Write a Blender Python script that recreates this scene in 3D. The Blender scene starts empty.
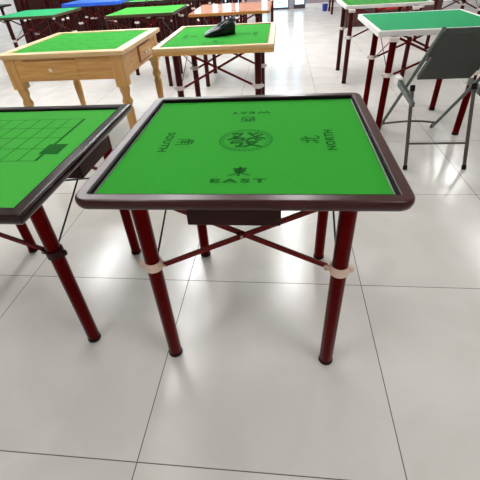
import bpy, math, random
from mathutils import Vector, Matrix
random.seed(7)
PI = math.pi
SC = bpy.context.scene
COL = SC.collection

# ---------------------------------------------------------------- materials
def mat(name, col, rough=.5, metal=0, spec=.5, coat=0, coat_rough=.1, emit=0, sheen=0):
    m = bpy.data.materials.new(name); m.use_nodes = True
    b = m.node_tree.nodes['Principled BSDF']
    b.inputs['Base Color'].default_value = (*col, 1)
    b.inputs['Roughness'].default_value = rough
    b.inputs['Metallic'].default_value = metal
    b.inputs['Specular IOR Level'].default_value = spec
    b.inputs['Coat Weight'].default_value = coat
    b.inputs['Coat Roughness'].default_value = coat_rough
    b.inputs['Sheen Weight'].default_value = sheen
    if emit:
        b.inputs['Emission Color'].default_value = (*col, 1)
        b.inputs['Emission Strength'].default_value = emit
    return m

def noisy(m, c1, c2, scale=(1, 1, 1), nscale=5, detail=3, lo=.35, hi=.65, bump=0, bscale=None):
    nt = m.node_tree; b = nt.nodes['Principled BSDF']
    tc = nt.nodes.new('ShaderNodeTexCoord'); mp = nt.nodes.new('ShaderNodeMapping')
    mp.inputs['Scale'].default_value = scale
    nz = nt.nodes.new('ShaderNodeTexNoise'); nz.inputs['Scale'].default_value = nscale; nz.inputs['Detail'].default_value = detail
    rp = nt.nodes.new('ShaderNodeValToRGB')
    rp.color_ramp.elements[0].position = lo; rp.color_ramp.elements[0].color = (*c1, 1)
    rp.color_ramp.elements[1].position = hi; rp.color_ramp.elements[1].color = (*c2, 1)
    L = nt.links.new
    L(tc.outputs['Object'], mp.inputs[0]); L(mp.outputs[0], nz.inputs['Vector']); L(nz.outputs[0], rp.inputs[0]); L(rp.outputs[0], b.inputs['Base Color'])
    if bump:
        n2 = nt.nodes.new('ShaderNodeTexNoise'); n2.inputs['Scale'].default_value = bscale or 200
        bp = nt.nodes.new('ShaderNodeBump'); bp.inputs['Strength'].default_value = bump; bp.inputs['Distance'].default_value = .002
        L(tc.outputs['Object'], n2.inputs['Vector']); L(n2.outputs[0], bp.inputs['Height']); L(bp.outputs[0], b.inputs['Normal'])
    return m

MAHOG = noisy(mat('mahogany_lacquer', (.05, .01, .008), .29, spec=.36), (.030, .0018, .0018), (.040, .0028, .0025), (1, 12, 1), 6)
BLACKWOOD = noisy(mat('blackened_lacquer', (.02, .006, .005), .09, spec=.3), (.012, .003, .003), (.017, .004, .004), (1, 12, 1), 6)
LIP = mat('dark_lip', (.005, .003, .003), .6, spec=.1)
GREY = mat('grey_strip', (.30, .31, .30), .5)
DRAWER = noisy(mat('drawer_brown', (.04, .008, .006), .5, spec=.2), (.020, .003, .003), (.030, .005, .004), (1, 10, 1), 8)
FELT = noisy(mat('green_felt', (.04, .36, .03), .9, spec=.05), (.029, .280, .026), (.033, .296, .029), nscale=180)
FELT_L = noisy(mat('light_green_felt', (.07, .42, .07), .9, spec=.05), (.048, .330, .040), (.056, .350, .046), nscale=180)
FELT_M = noisy(mat('mid_green_felt', (.05, .4, .07), .9, spec=.05), (.034, .300, .036), (.044, .325, .044), nscale=150)
TEAL = mat('teal_felt', (.008, .27, .095), .85, spec=.2)
DGREEN = mat('deep_green_felt', (.03, .22, .025), .85, spec=.2)
BLUE = mat('blue_cloth', (.008, .09, .55), .5)
INK = mat('dark_green_ink', (.005, .10, .008), .9, spec=.1)
INK_F = mat('faint_green_ink', (.012, .16, .016), .9, spec=.1)
LEGRED = mat('red_leg_metal', (.090, .0010, .0010), .2, metal=.9, spec=.2)
LEGDARK = mat('dark_red_leg_metal', (.055, .003, .003), .35, metal=.6, spec=.4)
BARRED = mat('red_bar', (.12, .004, .003), .4, metal=.5, spec=.3)
BLACK = mat('black_rubber', (.006, .004, .004), .6, spec=.15)
ROD = mat('black_rod', (.02, .012, .012), .35, metal=.6)
CLAMP = mat('pale_pink_plastic', (.74, .53, .42), .45)
CLAMPW = mat('pale_plastic', (.75, .66, .62), .45)
RIVET = mat('rivet', (.55, .35, .3), .3, metal=.7)
PINE = noisy(mat('pine', (.6, .4, .2), .42, coat=.25, coat_rough=.3), (.58, .28, .07), (.72, .40, .125), (1.5, 22, 22), 3, 4)
PINE_Y = noisy(mat('pine_across', (.6, .4, .2), .42, coat=.25, coat_rough=.3), (.58, .28, .07), (.72, .40, .125), (22, 1.5, 22), 3, 4)
PINE_Z = noisy(mat('pine_upright', (.6, .4, .2), .42, coat=.25, coat_rough=.3), (.56, .27, .07), (.70, .39, .12), (22, 22, 1.5), 3, 4)
PINETOP = noisy(mat('pale_pine', (.8, .66, .45), .35, coat=.4, coat_rough=.25), (.66, .43, .19), (.76, .54, .27), (1.5, 14, 14), 3, 4)
REDEDGE = mat('red_lip_and_shadow', (.25, .04, .02), .5)  # colours one table's inner lip and the painted shadow round a drawer
KNOB = mat('pale_knob', (.8, .68, .5), .35)
WHITE = mat('white_edging', (.78, .76, .73), .35)
PINKISH = mat('cream_edging', (.78, .62, .52), .4)
ORANGE = noisy(mat('orange_wood', (.6, .2, .03), .2, coat=.6, coat_rough=.06), (.62, .17, .02), (.76, .24, .03), (2, 12, 1), 4)
ORANGE_E = mat('orange_edge', (.45, .20, .04), .35)
DEDGE = mat('olive_edge', (.06, .05, .015), .4)
CHAIRM = mat('grey_green_steel', (.11, .135, .12), .38, metal=.6)
CHAIRB = mat('brown_grey_steel', (.10, .085, .07), .35, metal=.7)
SEATM = mat('dark_seat', (.03, .035, .03), .6)
BAGM = mat('black_plastic_bag', (.005, .006, .006), .3, spec=.35)
WALLM = noisy(mat('wall_paint', (.7, .69, .68), .8), (.68, .67, .66), (.73, .72, .71), nscale=2)
FARWALL = mat('mauve_wall', (.30, .25, .28), .6)
CEILM = mat('ceiling_paint', (.72, .72, .71), .9)
FIXT = mat('fixture_housing', (.8, .8, .8), .4)
TUBE = mat('lamp_diffuser', (.99, .99, 1), .5, emit=30)
MULL = mat('dark_mullion', (.04, .03, .035), .4)
SIGN = mat('white_lettering', (.8, .8, .8), .5)
CARTON = noisy(mat('dark_carton', (.05, .02, .015), .7), (.045, .015, .012), (.07, .025, .02))
REDP = mat('red_plastic', (.5, .015, .015), .35)
BLUEP = mat('blue_plastic', (.01, .03, .3), .35)

def glass_mat():
    m = bpy.data.materials.new('window_glass'); m.use_nodes = True
    nt = m.node_tree; nt.nodes.clear()
    o = nt.nodes.new('ShaderNodeOutputMaterial'); mx = nt.nodes.new('ShaderNodeMixShader'); mx.inputs[0].default_value = .08
    t = nt.nodes.new('ShaderNodeBsdfTransparent'); t.inputs[0].default_value = (.80, .86, .86, 1)
    g = nt.nodes.new('ShaderNodeBsdfGlossy'); g.inputs['Roughness'].default_value = .05
    nt.links.new(t.outputs[0], mx.inputs[1]); nt.links.new(g.outputs[0], mx.inputs[2]); nt.links.new(mx.outputs[0], o.inputs[0])
    return m
GLASS = glass_mat()

def floor_mat():
    m = mat('polished_tiles', (.6, .57, .53), .13, spec=.5)
    nt = m.node_tree; b = nt.nodes['Principled BSDF']; L = nt.links.new
    def N(t, **k):
        n = nt.nodes.new(t)
        for a, v in k.items(): setattr(n, a, v)
        return n
    def M(op, a, b_=None):
        n = N('ShaderNodeMath', operation=op)
        for i, v in enumerate((a, b_)):
            if v is None: continue
            if isinstance(v, (int, float)): n.inputs[i].default_value = v
            else: L(v, n.inputs[i])
        return n.outputs[0]
    tc = N('ShaderNodeTexCoord'); sp = N('ShaderNodeSeparateXYZ'); L(tc.outputs['Object'], sp.inputs[0])
    def line(sock, off):
        u = M('DIVIDE', M('SUBTRACT', sock, off), .8)
        f = M('FRACT', u); d = M('MINIMUM', f, M('SUBTRACT', 1.0, f))
        return M('LESS_THAN', d, .0021), M('FLOOR', u)
    lx, fx = line(sp.outputs[0], -.42); ly, fy = line(sp.outputs[1], .438)
    g = M('MAXIMUM', lx, ly)
    # marbling, different on every tile
    cmb = N('ShaderNodeCombineXYZ'); L(fx, cmb.inputs[0]); L(fy, cmb.inputs[1])
    wn = N('ShaderNodeTexWhiteNoise'); L(cmb.outputs[0], wn.inputs['Vector'])
    ad = N('ShaderNodeVectorMath', operation='MULTIPLY_ADD'); L(wn.outputs['Color'], ad.inputs[0]); ad.inputs[1].default_value = (9, 9, 9); L(tc.outputs['Object'], ad.inputs[2])
    nz = N('ShaderNodeTexNoise'); nz.inputs['Scale'].default_value = 2.4; nz.inputs['Detail'].default_value = 5; nz.inputs['Distortion'].default_value = 1.2; L(ad.outputs[0], nz.inputs['Vector'])
    rp = N('ShaderNodeValToRGB'); e = rp.color_ramp.elements
    e[0].position = .3; e[0].color = (.585, .555, .515, 1); e[1].position = .7; e[1].color = (.66, .63, .59, 1)
    L(nz.outputs[0], rp.inputs[0])
    mx = N('ShaderNodeMix', data_type='RGBA'); L(g, mx.inputs[0]); L(rp.outputs[0], mx.inputs[6]); mx.inputs[7].default_value = (.09, .08, .07, 1)
    L(mx.outputs[2], b.inputs['Base Color'])
    r = M('ADD', M('MULTIPLY', nz.outputs[0], .14), .12); r2 = M('ADD', r, M('MULTIPLY', g, .5)); L(r2, b.inputs['Roughness'])
    return m
FLOORM = floor_mat()

# ---------------------------------------------------------------- mesh helper
class MB:
    def __init__(s): s.v = []; s.f = []; s.sm = []
    def add(s, vs, fs, smooth=False, mtx=None):
        k = len(s.v)
        s.v += [tuple(mtx @ Vector(p)) if mtx else tuple(p) for p in vs]
        s.f += [tuple(i + k for i in f) for f in fs]; s.sm += [smooth] * len(fs)
        return s
    def box(s, x0, x1, y0, y1, z0, z1, bev=0, mtx=None):
        if bev <= 0:
            vs = [(x, y, z) for z in (z0, z1) for x, y in ((x0, y0), (x1, y0), (x1, y1), (x0, y1))]
            return s.add(vs, [(3, 2, 1, 0), (4, 5, 6, 7), (0, 1, 5, 4), (1, 2, 6, 5), (2, 3, 7, 6), (3, 0, 4, 7)], False, mtx)
        b = bev; loops = []
        for z, o in ((z0, b), (z0 + b, 0), (z1 - b, 0), (z1, b)):
            a = x0 + o; c = x1 - o; d = y0 + o; e = y1 - o; q = b
            loops.append([(a + q, d, z), (c - q, d, z), (c, d + q, z), (c, e - q, z), (c - q, e, z), (a + q, e, z), (a, e - q, z), (a, d + q, z)])
        return s.loft(loops, smooth=False, mtx=mtx)
    def loft(s, loops, smooth=True, caps=True, closed=False, mtx=None):
        n = len(loops[0]); vs = [p for l in loops for p in l]; fs = []
        m = len(loops)
        for i in range(m if closed else m - 1):
            j = (i + 1) % m
            for k in range(n):
                fs.append((i * n + k, i * n + (k + 1) % n, j * n + (k + 1) % n, j * n + k))
        s.add(vs, fs, smooth, mtx)
        if caps and not closed:
            k0 = len(s.v) - len(vs)
            s.f.append(tuple(k0 + i for i in reversed(range(n)))); s.sm.append(False)
            s.f.append(tuple(k0 + (m - 1) * n + i for i in range(n))); s.sm.append(False)
        return s
    def tube(s, a, b, r, r2=None, n=16, flute=0):
        a = Vector(a); b = Vector(b); r2 = r if r2 is None else r2
        d = (b - a).normalized(); u = d.orthogonal().normalized()
        if abs(d.z) > .9: u = (Vector((1, 0, 0)) - d * d.x).normalized()
        w = d.cross(u)
        def ring(c, rr):
            out = []
            for k in range(n):
                q = rr - (flute if (flute and k % 8 == 3) else 0)
                t = 2 * PI * k / n; out.append(c + (u * math.cos(t) + w * math.sin(t)) * q)
            return out
        return s.loft([ring(a, r), ring(b, r2)])
    def lathe(s, prof, cx, cy, n=24):
        return s.loft([[(cx + r * math.cos(2 * PI * k / n), cy + r * math.sin(2 * PI * k / n), z) for k in range(n)] for z, r in prof])
    def path(s, pts, r, n=10):
        pts = [Vector(p) for p in pts]; loops = []; u = None
        for i, p in enumerate(pts):
            d = (pts[min(i + 1, len(pts) - 1)] - pts[max(i - 1, 0)]).normalized()
            u = d.orthogonal().normalized() if u is None else (u - d * u.dot(d)).normalized()
            w = d.cross(u)
            loops.append([p + (u * math.cos(2 * PI * k / n) + w * math.sin(2 * PI * k / n)) * r for k in range(n)])
        return s.loft(loops)
    def build(s, name, m, parent=None, loc=None):
        me = bpy.data.meshes.new(name); me.from_pydata(s.v, [], s.f)
        me.polygons.foreach_set('use_smooth', s.sm); me.update()
        me.set_sharp_from_angle(angle=math.radians(38))
        me.materials.append(m)
        o = bpy.data.objects.new(name, me); COL.objects.link(o)
        if parent: o.parent = parent
        if loc: o.location = loc
        return o

def tag(o, label=None, cat=None, group=None, kind=None):
    if label: o['label'] = label
    if cat: o['category'] = cat
    if group: o['group'] = group
    if kind: o['kind'] = kind
    return o
def empty(name, loc, rz=0):
    o = bpy.data.objects.new(name, None); COL.objects.link(o); o.location = loc; o.rotation_euler.z = rz; o.empty_display_size = .1
    return o

def rrect(hx, hy, r, z, n=7):
    r = max(r, .0005); out = []
    for cx, cy, a0 in ((hx - r, -hy + r, -PI / 2), (hx - r, hy - r, 0), (-hx + r, hy - r, PI / 2), (-hx + r, -hy + r, PI)):
        for k in range(n):
            a = a0 + PI / 2 * k / (n - 1); out.append((cx + r * math.cos(a), cy + r * math.sin(a), z))
    return out

def text_into(mb, body, size, cx, cy, rot, sx=1, sy=1, z=0, offset=0, space=1):
    cu = bpy.data.curves.new('t', 'FONT'); cu.body = body; cu.size = size; cu.offset = offset; cu.space_character = space
    cu.resolution_u = 3
    o = bpy.data.objects.new('t', cu); COL.objects.link(o)
    dg = bpy.context.evaluated_depsgraph_get(); dg.update()
    me = bpy.data.meshes.new_from_object(o.evaluated_get(dg))
    vs = [v.co.copy() for v in me.vertices]; fs = [tuple(p.vertices) for p in me.polygons]
    bpy.data.objects.remove(o); bpy.data.curves.remove(cu); bpy.data.meshes.remove(me)
    if not vs: return
    x0 = min(v.x for v in vs); x1 = max(v.x for v in vs); y0 = min(v.y for v in vs); y1 = max(v.y for v in vs)
    c, s = math.cos(rot), math.sin(rot)
    # sx, sy = target width, height
    kx = sx / (x1 - x0); ky = sy / (y1 - y0)
    out = []
    for v in vs:
        a = (v.x - (x0 + x1) / 2) * kx; b = (v.y - (y0 + y1) / 2) * ky
        out.append((cx + a * c - b * s, cy + a * s + b * c, z))
    mb.add(out, fs)

def strip(mb, x0, y0, x1, y1, w, z):
    a = Vector((x0, y0)); b = Vector((x1, y1)); d = (b - a).normalized(); n = Vector((-d.y, d.x)) * w / 2
    mb.add([(a.x - n.x, a.y - n.y, z), (b.x - n.x, b.y - n.y, z), (b.x + n.x, b.y + n.y, z), (a.x + n.x, a.y + n.y, z)], [(0, 1, 2, 3)])

GLYPH = {
 '東': [[(-.32,.30),(.34,.33)],[(0,.5),(0,-.42),(-.1,-.34)],[(-.24,.20),(-.19,-.06)],[(-.24,.2),(.25,.22),(.19,-.05)],[(-.18,.08),(.2,.1)],[(-.18,-.05),(.18,-.04)],[(-.02,-.08),(-.2,-.27),(-.5,-.38)],[(.03,-.06),(.22,-.25),(.52,-.36)]],
 '西': [[(-.45,.38),(.45,.4)],[(-.38,.16),(-.3,-.38)],[(-.38,.16),(.4,.18),(.32,-.36)],[(-.3,-.33),(.32,-.33)],[(-.1,.38),(-.12,.05),(-.24,-.14)],[(.1,.38),(.1,-.03),(.26,-.04)]],
 '南': [[(-.3,.34),(.3,.36)],[(0,.5),(0,.2)],[(-.38,.18),(-.4,-.45)],[(-.38,.18),(.4,.2),(.38,-.42),(.27,-.36)],[(-.15,.13),(-.08,.04)],[(.15,.13),(.08,.04)],[(-.2,0),(.2,.01)],[(-.24,-.16),(.24,-.15)],[(0,0),(0,-.42)]],
 '北': [[(-.12,.42),(-.12,-.4)],[(-.42,.14),(-.12,.16)],[(-.48,-.3),(-.12,-.12)],[(.1,.45),(.1,-.28),(.17,-.37),(.44,-.35),(.47,-.2)],[(.42,.26),(.1,.05)]],
 '發': [[(-.42,.38),(-.12,.42),(-.24,.18),(-.5,-.02)],[(-.38,.25),(-.27,.19)],[(.04,.48),(.2,.2),(.54,.03)],[(.32,.46),(.15,.33)],[(.44,.34),(.25,.21)],
        [(-.36,.07),(-.06,.08),(-.1,-.07),(-.34,-.09),(-.40,-.22),(-.08,-.20),(-.14,-.46),(-.26,-.39)],
        [(.08,.08),(.04,-.06),(-.03,-.12)],[(.08,.08),(.29,.09),(.27,-.04),(.42,-.03)],[(.01,-.17),(.32,-.15),(.16,-.33),(-.06,-.48)],[(.05,-.21),(.2,-.35),(.46,-.47)]],
}
def glyph_into(mb, ch, cx, cy, rot, w, h, z, t=.085):
    c, s_ = math.cos(rot), math.sin(rot)
    for st in GLYPH[ch]:
        # resample the stroke and give it a brush-like swell
        pts = []
        for a, b in zip(st, st[1:]):
            for k in range(4): pts.append((a[0] + (b[0] - a[0]) * k / 4, a[1] + (b[1] - a[1]) * k / 4))
        pts.append(st[-1]); n = len(pts); vs = []
        for i, p in enumerate(pts):
            q0, q1 = pts[max(i - 1, 0)], pts[min(i + 1, n - 1)]
            dx, dy = q1[0] - q0[0], q1[1] - q0[1]; l = math.hypot(dx, dy) or 1
            u = i / (n - 1); ww = t * (.5 + .12 * math.cos(2 * PI * u)) * (1 if u < .8 else 1 - 1.9 * (u - .8))
            for sg in (-1, 1):
                X = (p[0] - sg * dy / l * ww) * w; Y = (p[1] + sg * dx / l * ww) * h
                vs.append((cx + X * c - Y * s_, cy + X * s_ + Y * c, z))
        mb.add(vs, [(2 * i, 2 * i + 1, 2 * i + 3, 2 * i + 2) for i in range(n - 1)])

def compass_print(felt, z, k=1.0, ky=1.0, m=INK):
    ox, oy = -.006, -.017
    def T(b, x, y, r, w, h, off=0, sp=1):
        mb = MB()
        if b in GLYPH: glyph_into(mb, b, ox + x * k, oy + y * ky, r, w, h, z, .10 if b != '發' else .095)
        else: text_into(mb, b, .1, ox + x * k, oy + y * ky, r, w, h, z, off, sp)
        mb.build('printed_word' if ord(b[0]) < 128 else 'printed_character', m, felt)
    T('EAST', 0, -.278, 0, .155, .023, .0042, 1.35)
    T('東', -.001, -.225, 0, .062, .060, .0012)
    T('WEST', 0, .262, PI, .155, .024, .0042, 1.35)
    T('西', -.006, .194, PI, .062, .058, .0012)
    T('SOUTH', -.267, -.008, -PI / 2, .160, .028, .004, 1.1)
    T('南', -.204, -.012, -PI / 2, .056, .066, .0012)
    T('NORTH', .272, -.006, PI / 2, .164, .030, .004, 1.1)
    T('北', .211, -.004, PI / 2, .060, .074, .0025)
    T('發', 0, .002, 0, .122, .126, .0012)
    mb = MB()
    for r, w in ((.087, .0022), (.0755, .0011)):
        n = 56; vs = []; fs = []
        for i in range(n):
            t = 2 * PI * i / n
            vs += [(ox + (r - w) * math.cos(t), oy + (r - w) * math.sin(t), z), (ox + (r + w) * math.cos(t), oy + (r + w) * math.sin(t), z)]
        fs = [(2 * i, 2 * i + 1, (2 * i + 3) % (2 * n), (2 * i + 2) % (2 * n)) for i in range(n)]
        mb.add(vs, fs)
    for i in range(36):
        t = 2 * PI * i / 36
        c = Vector((ox + .0812 * math.cos(t), oy + .0812 * math.sin(t)))
        mb.add([(c.x + .0034 * math.cos(a * PI / 3), c.y + .0034 * math.sin(a * PI / 3), z) for a in range(6)], [(0, 1, 2, 3, 4, 5)])
    mb.build('printed_ring', INK_F, felt)

def board_print(felt, z, x0, x1, y0, y1, nx, ny, m=INK, w=.004, label_at=None):
    mb = MB()
    for i in range(nx + 1):
        x = x0 + (x1 - x0) * i / nx; strip(mb, x, y0, x, y1, w * (3 if i in (0, nx) else 1), z)
    for j in range(ny + 1):
        y = y0 + (y1 - y0) * j / ny; strip(mb, x0, y, x1, y, w, z + .0001)
    if label_at: mb.box(*label_at, z - .0001, z + .0002)
    return mb.build('printed_board_grid', m, felt)

def part(mb, name, m, parent): return mb.build(name, m, parent)

# ---------------------------------------------------------------- folding table
def folding_table(label, c, W, D, h=.745, group=None, frame=MAHOG, felt=FELT, edge=.034, fw=.034, r=.035, recess=.010,
                  legx=.29, legy=.295, ox=0, oy=0, backx=0, legm=LEGRED, barm=BARRED, clampm=CLAMP, drawers='', prt=None, strips=False,
                  name='folding_mahjong_table', apron=None, legr=.024, rz=0, front=None, detail=True, lipm=LIP):
    t = tag(empty(name, (c[0], c[1], 0), rz), label, 'table', group)
    hx, hy = W / 2, D / 2
    # frame: rounded outer edge, flat top, step down to the cloth
    e = edge
    prof = [(.05, -e), (.012, -e), (.004, -e * .8), (.0, -e * .5), (.0003, -e * .26), (.0018, -e * .10), (.0045, -.0006), (.0065, 0), (.009, 0), (fw - .0045, 0), (fw - .002, 0), (fw, -.002), (fw, -recess - .004), (.05, -recess - .004)]
    if front == 'square':
        prof = [(.05, -e), (.002, -e), (0, -e + .002), (0, -.005), (0, -.003), (.003, 0), (.005, 0), (fw - .002, 0), (fw, -.002), (fw, -recess - .004), (.05, -recess - .004)]
    if fw > .044: prof[0] = (fw + .01, -e); prof[-1] = (fw + .01, -recess - .004)
    mb = MB(); mb.loft([rrect(hx - o, hy - o, max(r - o, .002), h + z) for o, z in prof], closed=True)
    part(mb, 'frame', frame, t)
    ix, iy = hx - fw, hy - fw
    fz = h - recess
    bb = MB().box(-ix, ix, -iy, iy, h - e + .002, fz - .004); part(bb, 'base_board', DRAWER, t)
    f = MB().box(-ix + .001, ix - .001, -iy + .001, iy - .001, fz - .004, fz).build('felt_surface', felt, t)
    if detail and recess > .004:
        l = MB()
        l.loft([rrect(ix - .0005, iy - .0005, .002, fz - .001, 3), rrect(ix - .0005, iy - .0005, .002, h - .0012, 3),
                rrect(ix - .005, iy - .005, .002, h - .0022, 3), rrect(ix - .005, iy - .005, .002, fz, 3)], smooth=False, caps=False)
        part(l, 'inner_lip', lipm, t)
    if strips:
        for sx in (-1, 1):
            MB().box(min(sx * (ix - .009), sx * (ix - .006)), max(sx * (ix - .009), sx * (ix - .006)), -iy + .01, iy - .01, fz - .001, fz + .0025).build('edge_strip', GREY, f)
    if prt: prt(f, fz + .0006)
    if apron:
        a = MB(); d0, d1, aw = apron
        for s in (-1, 1):
            a.box(-hx + aw, hx - aw, s * (hy - aw) - .009, s * (hy - aw) + .009, h - e - d0, h - e)
            a.box(s * (hx - aw) - .009, s * (hx - aw) + .009, -hy + aw, hy - aw, h - e - d0, h - e)
        part(a, 'apron', d1, t)
    ztop = h - e + .001
    # legs
    zc = .462
    for sx in (-1, 1):
        for sy in (-1, 1):
            x, y = ox + sx * legx + (backx if sy > 0 else 0), oy + sy * legy
            l = MB().tube((x, y, .012), (x, y, ztop), legr, n=32, flute=.0012 if detail else 0).build('leg', legm, t)
            MB().lathe([(0, legr + .0002), (.003, legr + .002), (.012, legr + .002), (.015, legr + .0005)], x, y).build('foot_cap', BLACK, l)
            MB().box(x - legr * 1.25, x + legr * 1.25, y - legr * 1.25, y + legr * 1.25, ztop - .03, ztop, .004).build('leg_socket', clampm if frame in (WHITE, PINE) else DRAWER, l)
            cl = MB()
            n = 20; R0, R1 = legr + .0003, legr + .005
            ring = lambda rr, z: [(x + rr * math.cos(2 * PI * k / n), y + rr * math.sin(2 * PI * k / n), z) for k in range(n)]
            cl.loft([ring(R0, zc - .015), ring(R1, zc - .015), ring(R1, zc + .015), ring(R0, zc + .015)], closed=True)
            cl.box(min(x - sx * (R1 - .003), x - sx * (R1 + .018)), max(x - sx * (R1 - .003), x - sx * (R1 + .018)), y - .005, y + .005, zc - .009, zc + .011, .003)
            cl.box(min(x + sx * (R1 - .003), x + sx * (R1 + .013)), max(x + sx * (R1 - .003), x + sx * (R1 + .013)), y - .009, y + .005, zc - .011, zc + .009, .003)
            cl.build('clamp', clampm, l)
            MB().tube((x - sx * (R1 + .011), y - .010, zc + .002), (x - sx * (R1 + .011), y + .007, zc + .002), .0042, n=10).build('clamp_bolt', RIVET, l)
    # cross bars front and back
    for sy in (-1, 1):
        y = oy + sy * legy
        for sx in (-1, 1):
            yy = y - .009 if sx > 0 else y + .003
            a = Vector((ox - sx * (legx - legr - .014), yy + .003, zc + .004)); b = Vector((ox + sx * (legx - legr - .012), yy + .003, ztop - .012))
            d = (b - a).normalized(); w = Vector((-d.z, 0, d.x)) * .0075; dep = Vector((0, .0035, 0))
            vs = [a - w - dep, a + w - dep, a + w + dep, a - w + dep]
            v2 = [p + (b - a) for p in vs]
            MB().loft([vs, v2], smooth=False).build('cross_bar', barm, t)
        MB().tube((ox, y - .013, (zc + .004 + ztop - .012) / 2), (ox, y + .010, (zc + .004 + ztop - .012) / 2), .0045, n=10).build('rivet', RIVET, t)
    # thin rods crossing at the sides
    for sx in (-1, 1):
        x = ox + sx * (legx - .004)
        for sy in (-1, 1):
            xx = x - sx * (.001 if sy > 0 else .009)
            MB().tube((xx, oy - sy * (legy - .026), zc), (xx, oy + sy * (legy - .03), ztop - .006), .0032, n=8).build('side_rod', ROD, t)
    for s in drawers:
        d = MB(); wz = .243 / 2; z1 = ztop - .001; z0 = z1 - .049
        if s in 'fb':
            q = -1 if s == 'f' else 1
            ya, yb = sorted((q * (hy - .014), q * (hy - .17)))
            d.box(-.01 - wz, -.01 + wz, ya, yb, z0, z1, .002)
        else:
            q = -1 if s == 'l' else 1
            xa, xb = sorted((q * (hx - .014), q * (hx - .17)))
            d.box(xa, xb, .04 - wz, .04 + wz, z0, z1, .002)
        d.build('drawer', DRAWER, t)
    return t

GT = 'square folding tables in the showroom'
folding_table('mahogany-edged folding mahjong table with bright green felt and compass lettering, nearest in the aisle', (-.104, 1.182), .860, .85,
              group=GT, recess=.015, r=.04, backx=.02, ox=.002, oy=-.047, legx=.287, legy=.297, drawers='flrb', prt=compass_print, strips=True)
folding_table('glossy black-edged folding table with a green felt board grid, left of the nearest mahjong table', (-1.05, 1.108), .85, .845,
              group=GT, frame=BLACKWOOD, felt=FELT_L, ox=.014, oy=.055, legx=.292, legy=.277, r=.004, fw=.036, drawers='rl', clampm=DRAWER,
              prt=lambda f, z: board_print(f, z, -.28, .28, -.10, .275, 9, 4, INK, .0035, (.262, .33, -.05, .03)), legm=LEGRED)
cen = folding_table('pine-framed folding table with green felt and compass lettering, holding the black bag', (-.456, 3.165), .825, .965,
              group=GT, frame=PINETOP, felt=FELT_M, front='square', edge=.022, fw=.04, r=.004, recess=.006, ox=.01, oy=-.08, legx=.29, legy=.30, legm=LEGDARK,
              apron=(.026, PINE, .008), prt=lambda f, z: compass_print(f, z, 1.0, 1.12, INK), lipm=REDEDGE, clampm=CLAMPW)
folding_table('white-edged folding table with plain teal green top, nearest of the two on the right', (1.10, 3.41), .86, .89,
              group=GT, frame=WHITE, felt=TEAL, front='square', edge=.036, fw=.028, r=.012, recess=.001, legx=.30, legy=.29, ox=-.02, oy=-.16, clampm=CLAMPW, detail=False)
folding_table('white-edged folding table with dark green lined top, behind the teal green table', (1.075, 4.90), .86, .84,
              group=GT, frame=WHITE, felt=DGREEN, front='square', edge=.03, fw=.028, r=.012, recess=.001, legx=.31, legy=.29, ox=-.05, oy=-.135, clampm=CLAMPW, legm=LEGDARK, detail=False,
              prt=lambda f, z: board_print(f, z, -.36, .36, -.34, .34, 8, 8, INK, .004))
folding_table('green-topped folding table with thin olive edge, behind the pine games table', (-1.615, 5.13), .80, .78,
              group=GT, frame=DEDGE, felt=FELT_L, front='square', edge=.03, fw=.006, r=.01, recess=.001, legx=.30, legy=.29, oy=-.26, clampm=CLAMPW, legm=LEGDARK, detail=False)
folding_table('glossy orange wooden-topped folding table behind the table with the black bag', (-.548, 4.92), .865, .9,
              group=GT, frame=ORANGE_E, felt=ORANGE, front='square', edge=.028, fw=.006, r=.006, recess=.0005, legx=.30, legy=.30, oy=-.10, clampm=CLAMPW, legm=LEGDARK, detail=False)
folding_table('teal-topped folding table with dark edge, in front of the blue one', (-3.27, 5.53), .85, .84,
              group=GT, frame=DEDGE, felt=TEAL, front='square', edge=.03, fw=.006, r=.006, recess=.001, clampm=CLAMPW, legm=LEGDARK, detail=False)
folding_table('folding table with a bright blue top, far left', (-3.0, 7.02), .96, .84, group=GT, frame=BLUE, felt=BLUE, front='square', edge=.045, fw=.006, r=.006, recess=.0005,
              clampm=CLAMPW, legm=LEGDARK, detail=False)
far_spots = [(-1.95, 6.75, 'dark red-legged folding table right of the blue-topped table'),
             (-.95, 6.72, 'dark red-legged folding table behind the orange table, seen only by its legs'),
             (-3.2, 8.55, 'dark red-legged folding table in the row behind, diagonal to the blue-topped one'),
             (-1.35, 8.3, 'dark red-legged folding table in the rearmost rows, second from the aisle'),
             (-.48, 9.1, 'dark red-legged folding table beside the aisle, last on the left'),
             (-5.2, 6.9, 'dark red-legged folding table left of the blue-topped one'),
             (-1.45, 10.3, 'dark red-legged folding table nearest the shop windows')]
for x, y, lab in far_spots:
    folding_table(lab, (x, y), .86, .84, group=GT, frame=BLACKWOOD, felt=FELT, edge=.03, fw=.03, clampm=CLAMPW, legm=LEGDARK, barm=LEGDARK, detail=False, r=.02)
for x, y, lab in [(1.45, 10.38, 'dark red-legged folding table far back at the right of the aisle'), (2.35, 6.35, 'dark red-legged folding table behind the white-edged dark green one')]:
    folding_table(lab, (x, y), .86, .84, group=GT, frame=BLACKWOOD, felt=FELT, edge=.03, fw=.03, clampm=CLAMPW, legm=LEGDARK, barm=LEGDARK, detail=False, r=.02)

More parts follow.
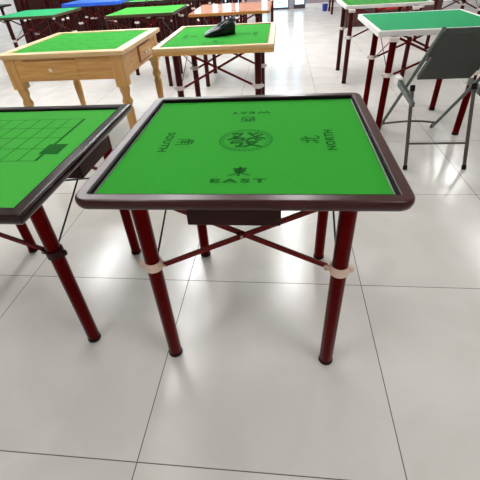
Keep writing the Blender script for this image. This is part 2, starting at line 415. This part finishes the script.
# folded tables stored upright on their edge
def folded_table(label, x, y, lean, rz):
    t = tag(empty('folded_table', (x, y, 0), rz), label, 'table', 'folded tables leaning in a stack')
    M = Matrix.Rotation(lean, 4, 'X')
    MB().box(-.42, .42, -.016, .016, .008, .85, .004, mtx=M).build('tabletop', DRAWER, t)
    for sx in (-1, 1):
        l = MB()
        a = M @ Vector((sx * .29, -.045, .06)); b = M @ Vector((sx * .29, -.045, .76)); l.tube(a, b, .022, n=14); lg = l.build('leg', LEGDARK, t)
        c0 = M @ Vector((sx * .29, -.045, .40)); c1 = M @ Vector((sx * .29, -.045, .43)); MB().tube(c0, c1, .028, n=14).build('clamp', CLAMPW, lg)
        a = M @ Vector((sx * .19, -.05, .08)); b = M @ Vector((sx * .19, -.05, .78)); l = MB().tube(a, b, .022, n=14).build('leg', LEGDARK, t)
        c0 = M @ Vector((sx * .19, -.05, .42)); c1 = M @ Vector((sx * .19, -.05, .45)); MB().tube(c0, c1, .028, n=14).build('clamp', CLAMPW, l)
    for s in (-1, 1):
        a = M @ Vector((-s * .25, -.075, .30)); b = M @ Vector((s * .25, -.075, .62)); MB().tube(a, b, .008, n=8).build('cross_bar', LEGDARK, t)
for lab, x, y, rz in [
    ('dark red folded table standing upright, leftmost of the row behind the blue-topped table', -4.75, 8.0, .08),
    ('dark red folded table standing upright, left of the middle behind the blue-topped table', -3.85, 7.78, 0),
    ('dark red folded table standing upright, right of the middle behind the blue-topped table', -2.95, 7.66, -.04),
    ('dark red folded table standing upright, rightmost of the row behind the blue-topped table', -2.12, 7.60, .05),
    ('dark red folded table standing upright in the rear row, leftmost of four', -4.5, 9.55, .1),
    ('dark red folded table standing upright in the rear row, second from the left', -3.55, 9.45, 0),
    ('dark red folded table standing upright in the rear row, third from the left', -2.62, 9.25, .06),
    ('dark red folded table standing upright in the rear row, rightmost of four', -1.7, 9.15, -.05)]:
    folded_table(lab, x, y, -.1, rz)

# ---------------------------------------------------------------- pine table with turned legs
def pine_table():
    W, D, h = .95, .965, .745
    t = tag(empty('pine_games_table', (-1.072 - W / 2, 2.675 + D / 2, 0)), 'heavy pine games table with turned legs, drawers and green felt top, far left', 'table')
    hx, hy = W / 2, D / 2
    e = .028; fw = .07
    # four mitred boards of the top frame
    for k in range(4):
        a = [(-hx, -hy), (hx, -hy), (hx, hy), (-hx, hy)]
        p, q = a[k], a[(k + 1) % 4]
        i = lambda v: (v[0] - math.copysign(fw, v[0]), v[1] - math.copysign(fw, v[1]))
        pi, qi = i(p), i(q)
        mb = MB().loft([[(*p, h - e), (*q, h - e), (*qi, h - e), (*pi, h - e)], [(*p, h - .003), (*q, h - .003), (*qi, h - .003), (*pi, h - .003)],
                        [(p[0] * .995, p[1] * .995, h), (q[0] * .995, q[1] * .995, h), (*qi, h), (*pi, h)]], smooth=False)
        mb.build('top_rail', PINETOP, t)
    f = MB().box(-hx + fw, hx - fw, -hy + fw, hy - fw, h - e, h - .006).build('felt_surface', FELT_M, t)
    mb = MB(); random.seed(3)
    for j in range(5):
        y = -.3 + j * .15
        for i in range(5):
            x = -.3 + i * .15
            strip(mb, x, y, x + .10, y, .010, h - .0055); strip(mb, x, y, x, y + .10, .005, h - .0054)
    mb.build('printed_marks', INK_F, f)
    # apron
    z1, z0 = h - e, h - e - .16
    ins = .045
    for s in (-1, 1):
        MB().box(-hx + .09, hx - .09, s * (hy - ins) - .011, s * (hy - ins) + .011, z0, z1, .002).build('apron', PINE, t)
        MB().box(s * (hx - ins) - .011, s * (hx - ins) + .011, -hy + .09, hy - .09, z0, z1, .002).build('apron', PINE_Y, t)
    # wide drawer in the front apron
    y = -hy + ins
    d = MB().box(-.30, .10, y - .019, y - .008, z0 + .012, z1 - .02, .003).build('drawer', PINE, t)
    MB().lathe([(0, .012), (.004, .015), (.009, .012)], 0, 0, 16).build('knob', KNOB, d)
    k = d.children[0] if d.children else None
    for o in COL.objects:
        if o.parent == d and o.name.startswith('knob'):
            o.rotation_euler.x = PI / 2; o.location = (-.10, y - .018, z0 + .075)
    # small drawer in the right apron, its reddish edge shadow painted in as a rim
    x = hx - ins
    MB().box(x + .008, x + .014, -.09, .24, z0 + .022, z1 - .012, .001).build('drawer_edge_shadow', REDEDGE, t)
    d = MB().box(x + .010, x + .024, -.075, .235, z0 + .034, z1 - .022, .003).build('drawer', PINE_Y, t)
    for yy in (.04, .12):
        kk = MB().lathe([(0, .009), (.006, .012), (.012, .016), (.018, .012)], 0, 0, 14).build('knob', KNOB, d)
        kk.rotation_euler.y = PI / 2; kk.location = (x + .022, yy, (z0 + z1) / 2)
    # turned legs, square block above
    for sx in (-1, 1):
        for sy in (-1, 1):
            lx, ly = sx * (hx - .072), sy * (hy - .072); b = .042
            mb = MB().box(lx - b, lx + b, ly - b, ly + b, .50, z1, .003)
            mb.lathe([(.0, .018), (.02, .021), (.25, .033), (.33, .036), (.345, .028), (.36, .027), (.375, .037), (.39, .040), (.405, .036), (.42, .028), (.44, .030), (.46, .037), (.48, .039), (.505, .036)], lx, ly)
            mb.build('leg', PINE_Z, t)
    return t
pine_table()

# ---------------------------------------------------------------- black bag on the middle table
def bag():
    z0 = .7402
    st = 26; n = 28; loops = []
    for i in range(st):
        u = i / (st - 1)
        x = -.125 + .218 * u
        hh = .016 + .090 * (u ** .85) if u < .93 else .106 * (1 - .35 * (u - .93) / .07)
        wy = .045 + .062 * math.sin(PI * min(u * .9 + .1, 1) ** .8) if u < .97 else .05
        loop = []
        for k in range(n):
            a = 2 * PI * k / n
            yy = math.cos(a); zz = math.sin(a)
            rid = 1 + .05 * math.sin(7 * a + 3 * u) * min(1, u * 3) + .03 * math.sin(13 * a - 9 * u)
            py = wy * math.copysign(abs(yy) ** .8, yy) * rid
            pz = hh * (.5 + .5 * math.copysign(abs(zz) ** .75, zz)) * (rid if zz > 0 else 1)
            sh = .03 * max(0, pz / .134) * (u - .3)      # the top leans over to the right
            if u > .8: sh += .012 * (u - .8) / .2 * (1 - pz / .134)
            loop.append((x + sh, py + .25 * (u - .5) * .05, pz))
        loops.append(loop)
    o = MB().loft(loops).build('plastic_bag', BAGM, None, (-.452, 3.16, z0))
    o.rotation_euler.z = .10
    tag(o, 'shiny black plastic bag crumpled on the pine-framed green table', 'bag')
    for q in (-.028, 0.0, .028):
        MB().path([(-.01 + q * .4, -.03 + q, .066), (.04 + q * .3, -.02 + q, .096), (.085 + q * .2, -.008 + q, .106), (.112, q, .100)], .006, 8).build('bag_pleat', BAGM, o)
bag()

# ---------------------------------------------------------------- folding chair at the right
def chair():
    t = tag(empty('folding_chair', (.83, 2.6, 0)), 'grey-green tubular folding chair with its seat tipped up, beside the teal table', 'chair')
    w = .42
    for s, x in ((0, 0), (1, w)):
        lg = MB().tube((x, .50, .012), (x, -.36, .86), .0115, n=14).build('back_upright', CHAIRM, t)
        MB().tube((x, .515, 0), (x, .495, .03), .0145, n=12).build('foot_cap', BLACK, lg)
        xr = x + (.022 if s == 0 else -.022)
        rl = MB().tube((xr, -.02, .475), (xr, -.232, .012), .0115, n=14).build('rear_leg', CHAIRB, t)
        MB().tube((xr, -.238, 0), (xr, -.226, .026), .0145, n=12).build('foot_cap', BLACK, rl)
        MB().tube((xr, -.015, .488), (xr, -.03, .455), .016, n=12).build('pivot_cap', BLACK, rl)
        M = Matrix.Translation((x - .016 if s == 0 else x + .016, 0, 0))
        br = MB().loft([[(-.012, .19, .445), (.012, .19, .445), (.012, .19, .485), (-.012, .19, .485)], [(-.012, -.10, .425), (.012, -.10, .425), (.012, -.10, .46), (-.012, -.10, .46)],
                        [(-.009, -.215, .415), (.009, -.215, .415), (.009, -.215, .44), (-.009, -.215, .44)]], smooth=False, mtx=M).build('seat_bracket', CHAIRM, t)
        MB().box(-.02, .02, .14, .225, .435, .50, .010, mtx=M).build('bracket_cap', WHITE, br)
    pts = [(w * k / 10, .43 - .05 * math.sin(PI * k / 10), .07 + .035 * math.sin(PI * k / 10)) for k in range(11)]
    MB().path(pts, .008).build('stretcher', CHAIRB, t)
    pts = [(.022 + (w - .044) * k / 10, -.165, .155) for k in range(11)]
    MB().path(pts, .007).build('stretcher', CHAIRB, t)
    # seat tipped up against the uprights, padded back
    d = Vector((0, -.86, .848)).normalized(); n = Vector((0, d.z, -d.y))
    def slab(a, b, th, x0, x1, off):
        P0 = Vector((0, .50, .012)) + d * a; P1 = Vector((0, .50, .012)) + d * b
        return MB().loft([[Vector((x0, 0, 0)) + P + n * (off - th / 2), Vector((x1, 0, 0)) + P + n * (off - th / 2), Vector((x1, 0, 0)) + P + n * (off + th / 2), Vector((x0, 0, 0)) + P + n * (off + th / 2)] for P in (P0, P1)], smooth=False)
    slab(.99, 1.19, .03, .0, w, .0).build('backrest', SEATM, t)
    slab(.70, .96, .03, .05, w - .05, .03).build('seat', SEATM, t)
chair()

# ---------------------------------------------------------------- small things far back
def carton(lab, x, y, w, d, z0, z1, m=CARTON, name='storage_carton', cat='box', g='dark cartons stored at the back right'):
    t = tag(empty(name, (x, y, z0)), lab, cat, g)
    MB().box(-w / 2, w / 2, -d / 2, d / 2, 0, (z1 - z0) - .03, .004).build('box_body', m, t)
    MB().box(-w / 2 - .006, w / 2 + .006, -d / 2 - .006, d / 2 + .006, (z1 - z0) - .03, z1 - z0, .004).build('box_lid', m, t)
carton('dark brown lidded storage carton, leftmost of three on the floor at back right', 1.47, 8.45, .52, .45, 0, .45)
carton('low dark brown lidded storage carton under the red tub at back right', 2.03, 8.45, .56, .45, 0, .25)
carton('dark brown lidded storage carton, rightmost of three on the floor at back right', 2.62, 8.45, .58, .45, 0, .45)
carton('bright red plastic storage tub on top of the low dark carton at back right', 2.03, 8.42, .50, .35, .252, .40, REDP, 'plastic_tub', 'tub', None)
tb = tag(empty('plastic_bucket', (1.06, 10.75, 0)), 'small blue plastic bucket on the floor far back beside the aisle', 'bucket')
MB().lathe([(0, .05), (.005, .055), (.13, .07), (.135, .075), (.15, .075), (.15, .067), (.13, .064), (.02, .05)], 0, 0).build('bucket_body', BLUEP, tb)
MB().path([((.07 * math.cos(PI * k / 10)), -.02, .14 + .05 * math.sin(PI * k / 10)) for k in range(11)], .003, 6).build('bucket_handle', WHITE, tb)

# ---------------------------------------------------------------- the hall
X0, X1, Y0, Y1, HZ = -6.5, 5.5, -2.6, 11.5, 3.1
def S(mb, name, m, parent=None): return tag(mb.build(name, m, parent), kind=None if parent else 'structure')
S(MB().box(X0, X1, Y0, Y1 + .1, -.1, 0), 'floor', FLOORM)
S(MB().box(X0, X1, Y0, Y1, HZ, HZ + .1), 'ceiling', CEILM)
S(MB().box(X0 - .1, X0, Y0, Y1, 0, HZ), 'wall_left', WALLM)
S(MB().box(X1, X1 + .1, Y0, Y1, 0, HZ), 'wall_right', WALLM)
S(MB().box(X0, X1, Y0 - .1, Y0, 0, HZ), 'wall_front', WALLM)
GX = .62
wb = MB(); wb.box(GX, X1, Y1, Y1 + .1, 0, HZ); wb.box(X0, -4.6, Y1, Y1 + .1, 0, HZ); wb.box(-4.6, GX, Y1, Y1 + .1, 2.7, HZ)

S(MB().box(GX, X1, Y1 - .015, Y1, 0, .10), 'baseboard_back', WALLM)
# shop front: glass panes between dark posts
panes = [(-4.6, -3.7), (-3.4, -2.6), (-2.38, -2.13), (-1.88, -1.66), (-1.60, -1.30), (-1.25, -1.10), (-.55, -.34), (-.24, .20), (.32, .62)]
for (a, b), (c_, d_) in zip(panes, panes[1:]): wb.box(b, c_, Y1, Y1 + .1, 0, 2.7)
S(wb, 'wall_back', FARWALL)
for i, (a, b) in enumerate(panes):
    last = i == len(panes) - 2
    w = tag(empty('door_1' if last else 'window_%d' % (i + 1), ((a + b) / 2, Y1 + .05, 0)), kind='structure')
    hw = (b - a) / 2
    fr = MB(); pw = .03
    fr.box(-hw, -hw + pw, -.04, .04, 0, 2.7); fr.box(hw - pw, hw, -.04, .04, 0, 2.7)
    fr.box(-hw + pw, hw - pw, -.04, .04, 2.64, 2.7); fr.box(-hw + pw, hw - pw, -.04, .04, 0, .09 if not last else .04)
    fr.build('door_frame' if last else 'window_frame', MULL, w)
    g = MB().box(-hw + pw, hw - pw, -.004, .004, .09 if not last else .04, 2.64).build('glass_pane', GLASS, w)
    if last:
        MB().tube((hw - .09, -.06, .9), (hw - .09, -.06, 1.3), .012, n=12).build('door_handle', FIXT, w)
        mb = MB(); mb.box(-.09, .13, -.007, -.005, .14, .18)
        mb.build('door_decal', SIGN, w)

# ceiling lights: long fluorescent troughs, plus an added pair for the near floor
n = 0
rows = [(-4.4, (6.6,)), (-1.5, (-.1,)), (1.5, (-.1,)), (-3.0, (4.6, 6.2, 7.8, 9.6)), (-1.45, (3.0, 4.6, 6.2, 7.8, 9.6)), (.25, (4.6, 6.2, 7.8, 9.6)), (3.8, (5.2, 8.0))]  # the pair level with the camera is added, unseen, to brighten the front floor
for x, ys in rows:
    for y in ys:
        n += 1
        L = tag(empty('ceiling_light', (x, y, HZ - .09)), 'white fluorescent trough light on the ceiling, out of view', 'lamp', 'fluorescent trough lights')
        MB().box(-.16, .16, -.65, .65, .03, .09, .004).build('housing', FIXT, L)
        MB().box(-.15, .15, -.63, .63, 0, .03, .006).build('diffuser', TUBE, L)

# ---------------------------------------------------------------- daylight outside
w = bpy.data.worlds.new('World'); SC.world = w; w.use_nodes = True
bg = w.node_tree.nodes['Background']; bg.inputs[0].default_value = (.66, .80, 1, 1); bg.inputs[1].default_value = 4.5

# ---------------------------------------------------------------- camera
fpx, pit, roll, H, cx, cy, A = 368.166, .6581, -.0697, 1.2186, 236.8556, 239.5989, .1396
right = Vector((1, 0, 0)); up = Vector((0, math.sin(pit), math.cos(pit)))
r_ = math.cos(roll) * right + math.sin(roll) * up
u_ = -math.sin(roll) * right + math.cos(roll) * up
b_ = r_.cross(u_)
Mx = Matrix((r_, u_, b_)).transposed().to_4x4()
Mx = Matrix.Translation((0, 0, H)) @ Matrix.Rotation(A, 4, 'Z') @ Mx
cd = bpy.data.cameras.new('camera'); cam = bpy.data.objects.new('camera', cd); COL.objects.link(cam)
cam.matrix_world = Mx
cd.sensor_width = 36; cd.lens = fpx / 480 * 36
cd.shift_x = (240 - cx) / 480; cd.shift_y = (cy - 240) / 480
cd.clip_start = .05
SC.camera = cam
vs = SC.view_settings
vs.view_transform = 'Standard'; vs.look = 'None'; vs.gamma = 1; vs.exposure = -.27; vs.use_curve_mapping = False
